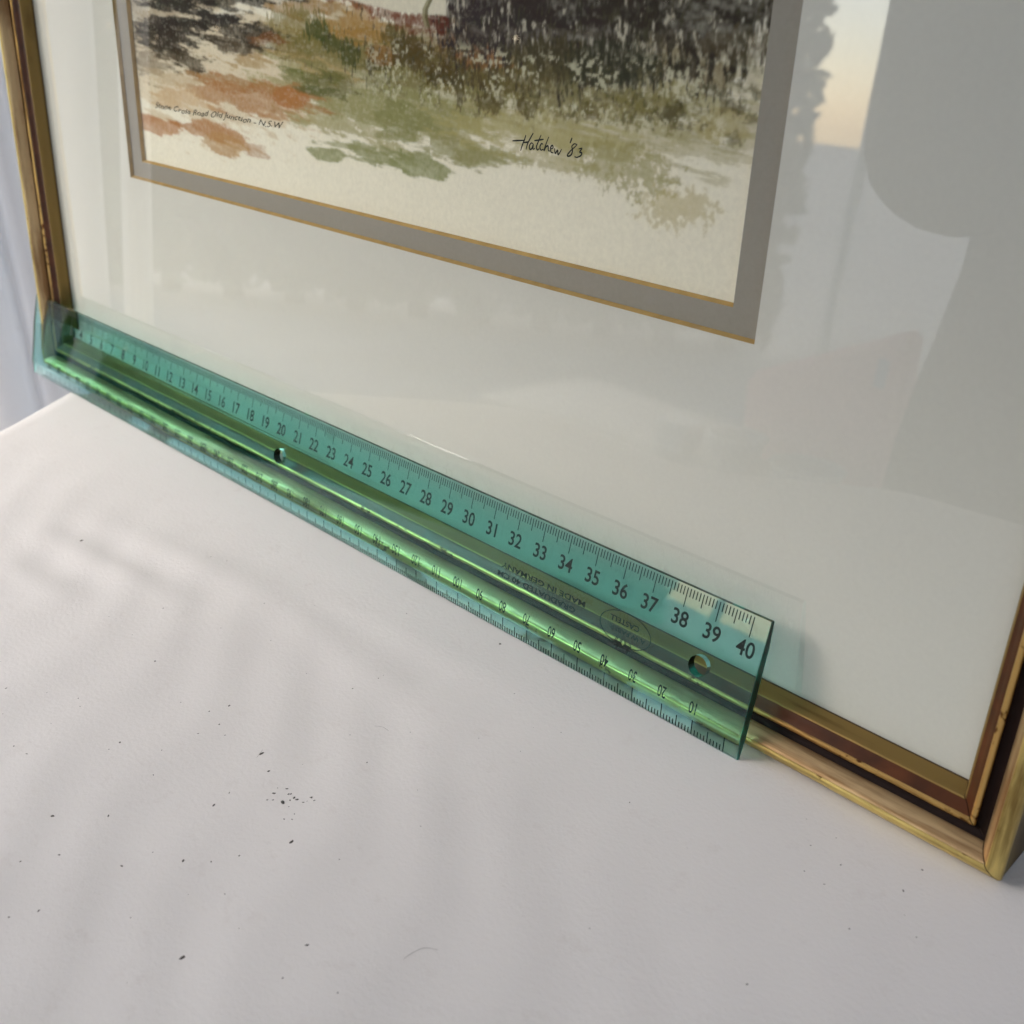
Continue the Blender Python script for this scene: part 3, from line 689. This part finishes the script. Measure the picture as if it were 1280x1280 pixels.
# maker's oval, printed the other way up
def oval():
    V = []; F = []; n = 72; cx, cy, a, b, w = 36.42, 1.93, 0.875, 0.475, 0.014
    for i in range(n):
        t = 2 * math.pi * i / n
        V += [on_face(cx + (a + w) * math.cos(t), cy + (b + w) * math.sin(t)), on_face(cx + (a - w) * math.cos(t), cy + (b - w) * math.sin(t))]
    for i in range(n):
        j = (i + 1) % n; F.append((2 * i, 2 * i + 1, 2 * j + 1, 2 * j))
    o = mesh('maker_mark', V, F, M['print'], ruler)
    def sub(ob): ob.parent = o
    sub(numeral('CASTELL', 36.36, 1.675, 0.145, True, name='lettering', width=1.02))
    sub(numeral('A.W.FABER', 36.52, 1.955, 0.125, True, name='lettering', width=1.25))
    # two small jousting riders above the words
    V = []; F = []
    def poly(pts):
        k = len(V); V.extend(on_face(36.45 - x, 2.22 + y, EPS) for x, y in pts); F.append(tuple(range(k, k + len(pts))))
    for s, d in ((1, -0.16), (-1, 0.17)):
        poly([(d + s * a, b) for a, b in [(-0.13, 0.10), (0.09, 0.09), (0.15, 0.15), (0.17, 0.22), (0.12, 0.20), (0.05, 0.17), (-0.12, 0.18)]])
        for lx in (-0.12, -0.07, 0.05, 0.09): poly([(d + s * lx, 0.11), (d + s * (lx + 0.025), 0.11), (d + s * (lx + 0.05), 0.0), (d + s * (lx + 0.025), 0.0)])
        poly([(d + s * a, b) for a, b in [(-0.05, 0.17), (0.03, 0.17), (0.02, 0.29), (-0.04, 0.29)]])
        poly([(d + s * a, b) for a, b in [(-0.04, 0.30), (0.02, 0.30), (0.01, 0.36), (-0.03, 0.36)]])
    poly([(-0.26, 0.22), (0.30, 0.25), (0.30, 0.27), (-0.26, 0.24)])
    mesh('emblem', V, F, M['print'], o)
oval()
numeral('MADE IN GERMANY', 33.3, 1.72, 0.155, True, name='lettering', width=3.3)
numeral('GRADUATED 40 CM', 33.1, 2.02, 0.155, True, name='lettering', width=3.1)

# ------------------------------------------------------------------ specks of dirt on the cloth
def specks():
    V = []; F = []
    r = random.Random(3)
    ZW = lambda x, y: float(cloth_z(np.array([x]), np.array([y]))[0])
    sz = {0: 0.075, 2: 0.085, 1: 0.055, 6: 0.05, 21: 0.07, 15: 0.07, 23: 0.075, 24: 0.05, 14: 0.06, 28: 0.08, 33: 0.07}
    allp = [(x, y, 0.62 * sz.get(i, r.uniform(0.025, 0.05))) for i, (x, y) in enumerate(SPK)]
    for i in range(80):
        allp.append((r.uniform(-22, 9), r.uniform(-17, -0.9), r.uniform(0.008, 0.022)))
    for i in range(14): allp.append((-5.0 + r.gauss(0, 0.35), -9.1 + r.gauss(0, 0.25), r.uniform(0.012, 0.03)))
    for x, y, a in allp:
        z = ZW(x, y); th = r.uniform(0, 6.28); el = r.uniform(1.0, 2.2); k = 7; o = len(V)
        for i in range(k):
            t = 2 * math.pi * i / k; q = a * r.uniform(0.6, 1.1)
            px, py = q * el * math.cos(t), q * math.sin(t)
            V.append(((x + px * math.cos(th) - py * math.sin(th)) * S, (y + px * math.sin(th) + py * math.cos(th)) * S, (z + 0.002) * S))
        V.append((x * S, y * S, (z + a * 0.7) * S))
        for i in range(k): F.append((o + i, o + (i + 1) % k, o + k))
    for f in FIB:
        v, ff = ribbon(f, 0.004); o = len(V)
        V += [(a * S, b * S, (ZW(a, b) + 0.006) * S) for a, b in v]; F += [tuple(q + o for q in x) for x in ff]
    mesh('dirt_specks', V, F, M['dirt'], kind='stuff', label='dark specks of dirt and lint scattered over the white cloth', category='dirt')
specks()

# ------------------------------------------------------------------ what the picture glass mirrors: the photographer and a low bench of wares
def person():
    J = {}; E = []
    def v(n, x, y, z, r): J[n] = (x, y, z, r)
    v('pelvis', -4, -66, -10, 17); v('waist', -5, -66, 5, 16.5); v('chest', -3, -58, 34, 17.0); v('upper', 0, -50, 48, 14); v('neck', 2, -44, 56, 5.5); v('head', 4, -39, 62, 8.5); v('crown', 5, -36, 71, 8.0)  # upper body leans in to shade the near cloth
    v('shl', -19, -51, 47, 6.5); v('ell', -24.0, -59, 12, 5.2); v('wrl', -9, -38, 13.5, 3.2); v('hal', -4, -33, 14.5, 3.2)
    v('shr', 19, -49, 47, 6.5); v('elr', 21, -56, 20, 5.0); v('wrr', 17, -34, 15, 3.2); v('har', 16, -28, 16.5, 3.2)
    v('hipl', -14.5, -65, -17, 12.0); v('knl', -12, -64, -46, 6.5); v('anl', -12, -67, -84, 4.5); v('tol', -13, -53, -89, 3.2)
    v('hipr', 6.5, -65, -17, 12.0); v('knr', 8, -64, -46, 6.5); v('anr', 8, -67, -84, 4.5); v('tor', 9, -53, -89, 3.2)
    ch = ['pelvis waist chest upper neck head crown', 'upper shl ell wrl hal', 'upper shr elr wrr har', 'pelvis hipl knl anl tol', 'pelvis hipr knr anr tor']
    # five separate fingers on each hand, closing on the telephone
    for s, h in ((1, 'hal'), (-1, 'har')):
        x, y, z, r = J[h]
        for i, (dx, dz, L) in enumerate([(0.4, 2.6, 5.2), (0.9, 1.0, 6.0), (0.9, -0.6, 5.6), (0.5, -2.1, 4.6)]):
            a, b = f'{h}f{i}a', f'{h}f{i}b'
            v(a, x + s * (dx + L * 0.45), y + 1.5, z + dz, 0.95); v(b, x + s * (dx + L * 0.95), y + 3.2, z + dz * 1.05, 0.8); ch.append(f'{h} {a} {b}')
        v(h + 't0', x + s * 1.0, y - 0.5, z + 4.2, 1.1); v(h + 't1', x + s * 3.0, y + 0.2, z + 5.6, 0.9); ch.append(f'{h} {h}t0 {h}t1')
    keys = list(J); ix = {k: i for i, k in enumerate(keys)}
    es = []
    for c in ch:
        c = c.split(); es += [(ix[a], ix[b]) for a, b in zip(c, c[1:])]
    base = Vector((-2, -66, -92)) * S
    bm = bmesh.new(); lay = bm.verts.layers.skin.verify(); vs = []
    for k in keys:
        x, y, z, r = J[k]; q = bm.verts.new(Vector((x, y, z)) * S - base); q[lay].radius = (r * S, r * S); q[lay].use_root = (k == 'pelvis'); vs.append(q)
    for a, b in es: bm.edges.new((vs[a], vs[b]))
    me = bpy.data.meshes.new('body'); bm.to_mesh(me); bm.free()
    root = thing('person', 'person in dark top and trousers photographing the picture, seen as a dim reflection', 'person', base)
    cl = plain('dark_clothing', (0.030, 0.030, 0.034), 0.95, 0.1, var=0.25, scale=30)
    o = link('body', me, cl, root)
    o.modifiers.new('skin', 'SKIN').use_smooth_shade = True
    sb = o.modifiers.new('smooth', 'SUBSURF'); sb.levels = 2; sb.render_levels = 2
    sk = plain('skin', (0.42, 0.25, 0.17), 0.6, 0.4, var=0.1, scale=40); hairm = plain('dark_hair', (0.03, 0.02, 0.015), 0.6, 0.3, var=0.3, scale=80, stretch=(1, 1, 0.1))
    # face and hair as their own surfaces over the head
    def shell(name, cen, rad, keep, m, seg=28, rings=18):
        V = []; F = []
        for j in range(rings + 1):
            for i in range(seg):
                t = math.pi * j / rings; p = 2 * math.pi * i / seg
                V.append((Vector((cen[0] + rad[0] * math.sin(t) * math.cos(p), cen[1] + rad[1] * math.sin(t) * math.sin(p), cen[2] + rad[2] * math.cos(t))) * S - base))
        for j in range(rings):
            for i in range(seg):
                t = math.pi * (j + .5) / rings; p = 2 * math.pi * (i + .5) / seg
                if keep(math.sin(t) * math.sin(p), math.cos(t)): F.append((j * seg + i, (j + 1) * seg + i, (j + 1) * seg + (i + 1) % seg, j * seg + (i + 1) % seg))
        return mesh(name, V, F, m, root, smooth=True)
    shell('face', (4.5, -37, 65), (7.6, 9.4, 11.2), lambda f, u: f > -0.2, sk)
    shell('hair', (4.5, -38.8, 67), (8.9, 10.2, 11.2), lambda f, u: not (f > 0.35 and u < 0.45), hairm)
    for s in (-1, 1): shell('eye', (4.5 + s * 3.0, -28.3, 66.3), (1.1, 0.8, 0.8), lambda f, u: True, hairm, 12, 8)
    shell('nose', (4.5, -27.4, 63.2), (1.3, 1.6, 2.4), lambda f, u: True, sk, 12, 8)
    shell('mouth', (4.5, -28.5, 59.3), (2.2, 0.7, 0.6), lambda f, u: True, plain('lips', (0.35, 0.12, 0.1), 0.5), 12, 8)
person()
def telephone():
    M_ = plain('black_phone', (0.012, 0.012, 0.013), 0.25, 0.5, var=0.1)
    root = thing('telephone', 'black mobile telephone held up in both hands above the table', 'phone', Vector((6.5, -27.5, 16)) * S)
    x0, x1, y0, y1, z0, z1 = -7.4, 7.4, -0.4, 0.4, -3.6, 3.6
    bm = bmesh.new(); bmesh.ops.create_cube(bm, size=1)
    for q in bm.verts: q.co = Vector((q.co.x * (x1 - x0), q.co.y * (y1 - y0), q.co.z * (z1 - z0))) * S
    bmesh.ops.bevel(bm, geom=bm.edges[:], offset=0.35 * S, segments=3, affect='EDGES')
    me = bpy.data.meshes.new('case'); bm.to_mesh(me); bm.free(); link('case', me, M_, root)
    bm = bmesh.new()
    for dz in (-1.0, 1.2):
        r = bmesh.ops.create_cone(bm, cap_ends=True, segments=24, radius1=0.75 * S, radius2=0.65 * S, depth=0.3 * S, matrix=Matrix.Translation((5.4 * S, 0.5 * S, dz * S)) @ Matrix.Rotation(-math.pi / 2, 4, 'X'))
    me = bpy.data.meshes.new('lens'); bm.to_mesh(me); bm.free(); link('lens', me, M_, root)
telephone()

def bx(bm, x0, x1, y0, y1, z0, z1, bev=0.3):
    r = bmesh.ops.create_cube(bm, size=1)
    for q in r['verts']: q.co = Vector(((x0 + x1) / 2 + q.co.x * (x1 - x0), (y0 + y1) / 2 + q.co.y * (y1 - y0), (z0 + z1) / 2 + q.co.z * (z1 - z0))) * S
    if bev: bmesh.ops.bevel(bm, geom=list({e for v in r['verts'] for e in v.link_edges}), offset=bev * S, segments=2, affect='EDGES')
def part(name, build, m, root, smooth=False):
    bm = bmesh.new(); build(bm); me = bpy.data.meshes.new(name); bm.to_mesh(me); bm.free()
    o = link(name, me, m, root)
    if smooth: me.polygons.foreach_set('use_smooth', [True] * len(me.polygons))
    return o
pale = plain('pale_boards', (0.42, 0.41, 0.38), 0.7, 0.3, var=0.12, scale=8, stretch=(0.3, 6, 6))
bench = thing('bench', 'low pale wooden bench carrying small wares, seen as a dim reflection in the glass', 'bench', Vector((-60, -112, -92)) * S)
part('bench_top', lambda b: bx(b, -48, 26, -14, 14, 56.6, 59.6), pale, bench)
for x in (-44, 20):
    for y in (-10, 10): part('leg', lambda b: bx(b, x, x + 4, y - 2, y + 2, 0, 56.6), pale, bench)
def lathe(bm, prof, seg=40):
    rows = []
    for r, z in prof: rows.append([bm.verts.new((r * S * math.cos(2 * math.pi * i / seg), r * S * math.sin(2 * math.pi * i / seg), z * S)) for i in range(seg)])
    for a, b in zip(rows, rows[1:]):
        for i in range(seg): bm.faces.new((a[i], a[(i + 1) % seg], b[(i + 1) % seg], b[i]))
steel = plain('grey_enamel', (0.50, 0.50, 0.53), 0.3, 0.5, var=0.1); china = plain('white_china', (0.8, 0.8, 0.78), 0.2, 0.5, var=0.04)
def dish(name, x, y, rim, prof, m, label, cat):
    r = thing(name, label, cat, Vector((x, y, -32.4)) * S)
    part('dish_body', lambda b: lathe(b, prof), m, r, True)
    part('rim', lambda b: lathe(b, [(rim, prof[-1][1] - .1), (rim + .35, prof[-1][1]), (rim, prof[-1][1] + .25), (rim - .35, prof[-1][1])]), china, r, True)
dish('bowl', -63, -106, 4.2, [(0.1, 0.0), (2.0, 0.0), (2.2, 0.4), (3.6, 2.2), (4.2, 5.0)], steel, 'small grey bowl with white rim on the low bench', 'bowl')
dish('dish', -51.5, -106, 5.0, [(0.1, 0.0), (3.0, 0.0), (3.4, 0.4), (4.6, 1.6), (5.0, 3.8)], steel, 'wider grey dish with white rim at the right end of the bench', 'dish')
bt = thing('box', 'small white lidded box at the left end of the bench', 'box', Vector((-73, -106, -32.4)) * S)
part('box_body', lambda b: bx(b, -2.6, 2.6, -2.5, 2.5, 0.0, 3.2, 0.15), china, bt); part('lid', lambda b: bx(b, -2.8, 2.8, -2.7, 2.7, 3.2, 4.4, 0.2), china, bt)
cu = thing('cushion', 'pink three-cornered cushion standing on the low bench', 'cushion', Vector((-55, -116, -32.4)) * S)
def wedge(bm):
    tri = [(-12, 0), (12, 0), (10, 23.5), (-13, 12)]
    a = [bm.verts.new((x * S, -2.5 * S, z * S)) for x, z in tri]; b = [bm.verts.new((x * S, 2.5 * S, z * S)) for x, z in tri]
    bm.faces.new(a); bm.faces.new(b[::-1])
    for i in range(4): bm.faces.new((a[i], b[i], b[(i + 1) % 4], a[(i + 1) % 4]))
    bmesh.ops.recalc_face_normals(bm, faces=bm.faces[:])
    bmesh.ops.bevel(bm, geom=bm.edges[:], offset=0.9 * S, segments=3, affect='EDGES')
part('cover', wedge, plain('pink_cotton', (0.90, 0.52, 0.53), 0.9, 0.1, var=0.1), cu)
part('label_tag', lambda b: bx(b, 6.6, 8.2, 2.45, 2.62, 15, 19, 0.03), plain('blue_tag', (0.25, 0.4, 0.6), 0.8), cu)

# clipped hedge added to darken reflections over the painting, only mirrored in the glass
def build_hedge():
    r = np.random.default_rng(5); n = 32000
    a = np.array([-2.55, -4.35]); b = np.array([-5.2, -1.9]); d = b - a; L = np.linalg.norm(d); d /= L; nr = np.array([-d[1], d[0]])
    root = thing('hedge', 'dark green clipped hedge put in only to darken the glass reflection', 'hedge', (float((a[0] + b[0]) / 2), float((a[1] + b[1]) / 2), -0.92))
    base = np.array(root.location)
    t = r.uniform(0, L, n); w = r.uniform(-0.4, 0.4, n); hmax = 2.5 + 0.25 * np.sin(t * 2.1) + 0.12 * np.sin(t * 5.3)
    z = r.uniform(0.05, 1.0, n) * hmax - 0.92
    c = np.column_stack([a[0] + d[0] * t + nr[0] * w, a[1] + d[1] * t + nr[1] * w, z]) - base
    q = r.normal(size=(n, 3)); q /= np.linalg.norm(q, axis=1)[:, None]; k = np.cross(q, r.normal(size=(n, 3))); k /= np.linalg.norm(k, axis=1)[:, None]
    s_ = r.uniform(0.04, 0.08, n)[:, None]
    V = np.stack([c - q * s_, c + k * s_ * 0.5, c + q * s_, c - k * s_ * 0.5], 1).reshape(-1, 3)
    m = plain('hedge_leaf', (0.045, 0.075, 0.025), 0.6, 0.3, var=0.4, scale=5)
    o = mesh('foliage', V.tolist(), [(4 * i, 4 * i + 1, 4 * i + 2, 4 * i + 3) for i in range(n)], m, root); o['kind'] = 'stuff'
    bk = plain('hedge_stem', (0.06, 0.045, 0.03), 0.8, 0.2, var=0.3)
    for i in range(12):
        tt = L * (i + 0.5) / 12; p = np.array([a[0] + d[0] * tt, a[1] + d[1] * tt, -0.92]) - base
        bm = bmesh.new(); bmesh.ops.create_cone(bm, cap_ends=True, segments=8, radius1=0.05, radius2=0.015, depth=2.2, matrix=Matrix.Translation(Vector(p) + Vector((0, 0, 1.1))))
        me = bpy.data.meshes.new('stem'); bm.to_mesh(me); bm.free(); link('stem', me, bk, root)
build_hedge()
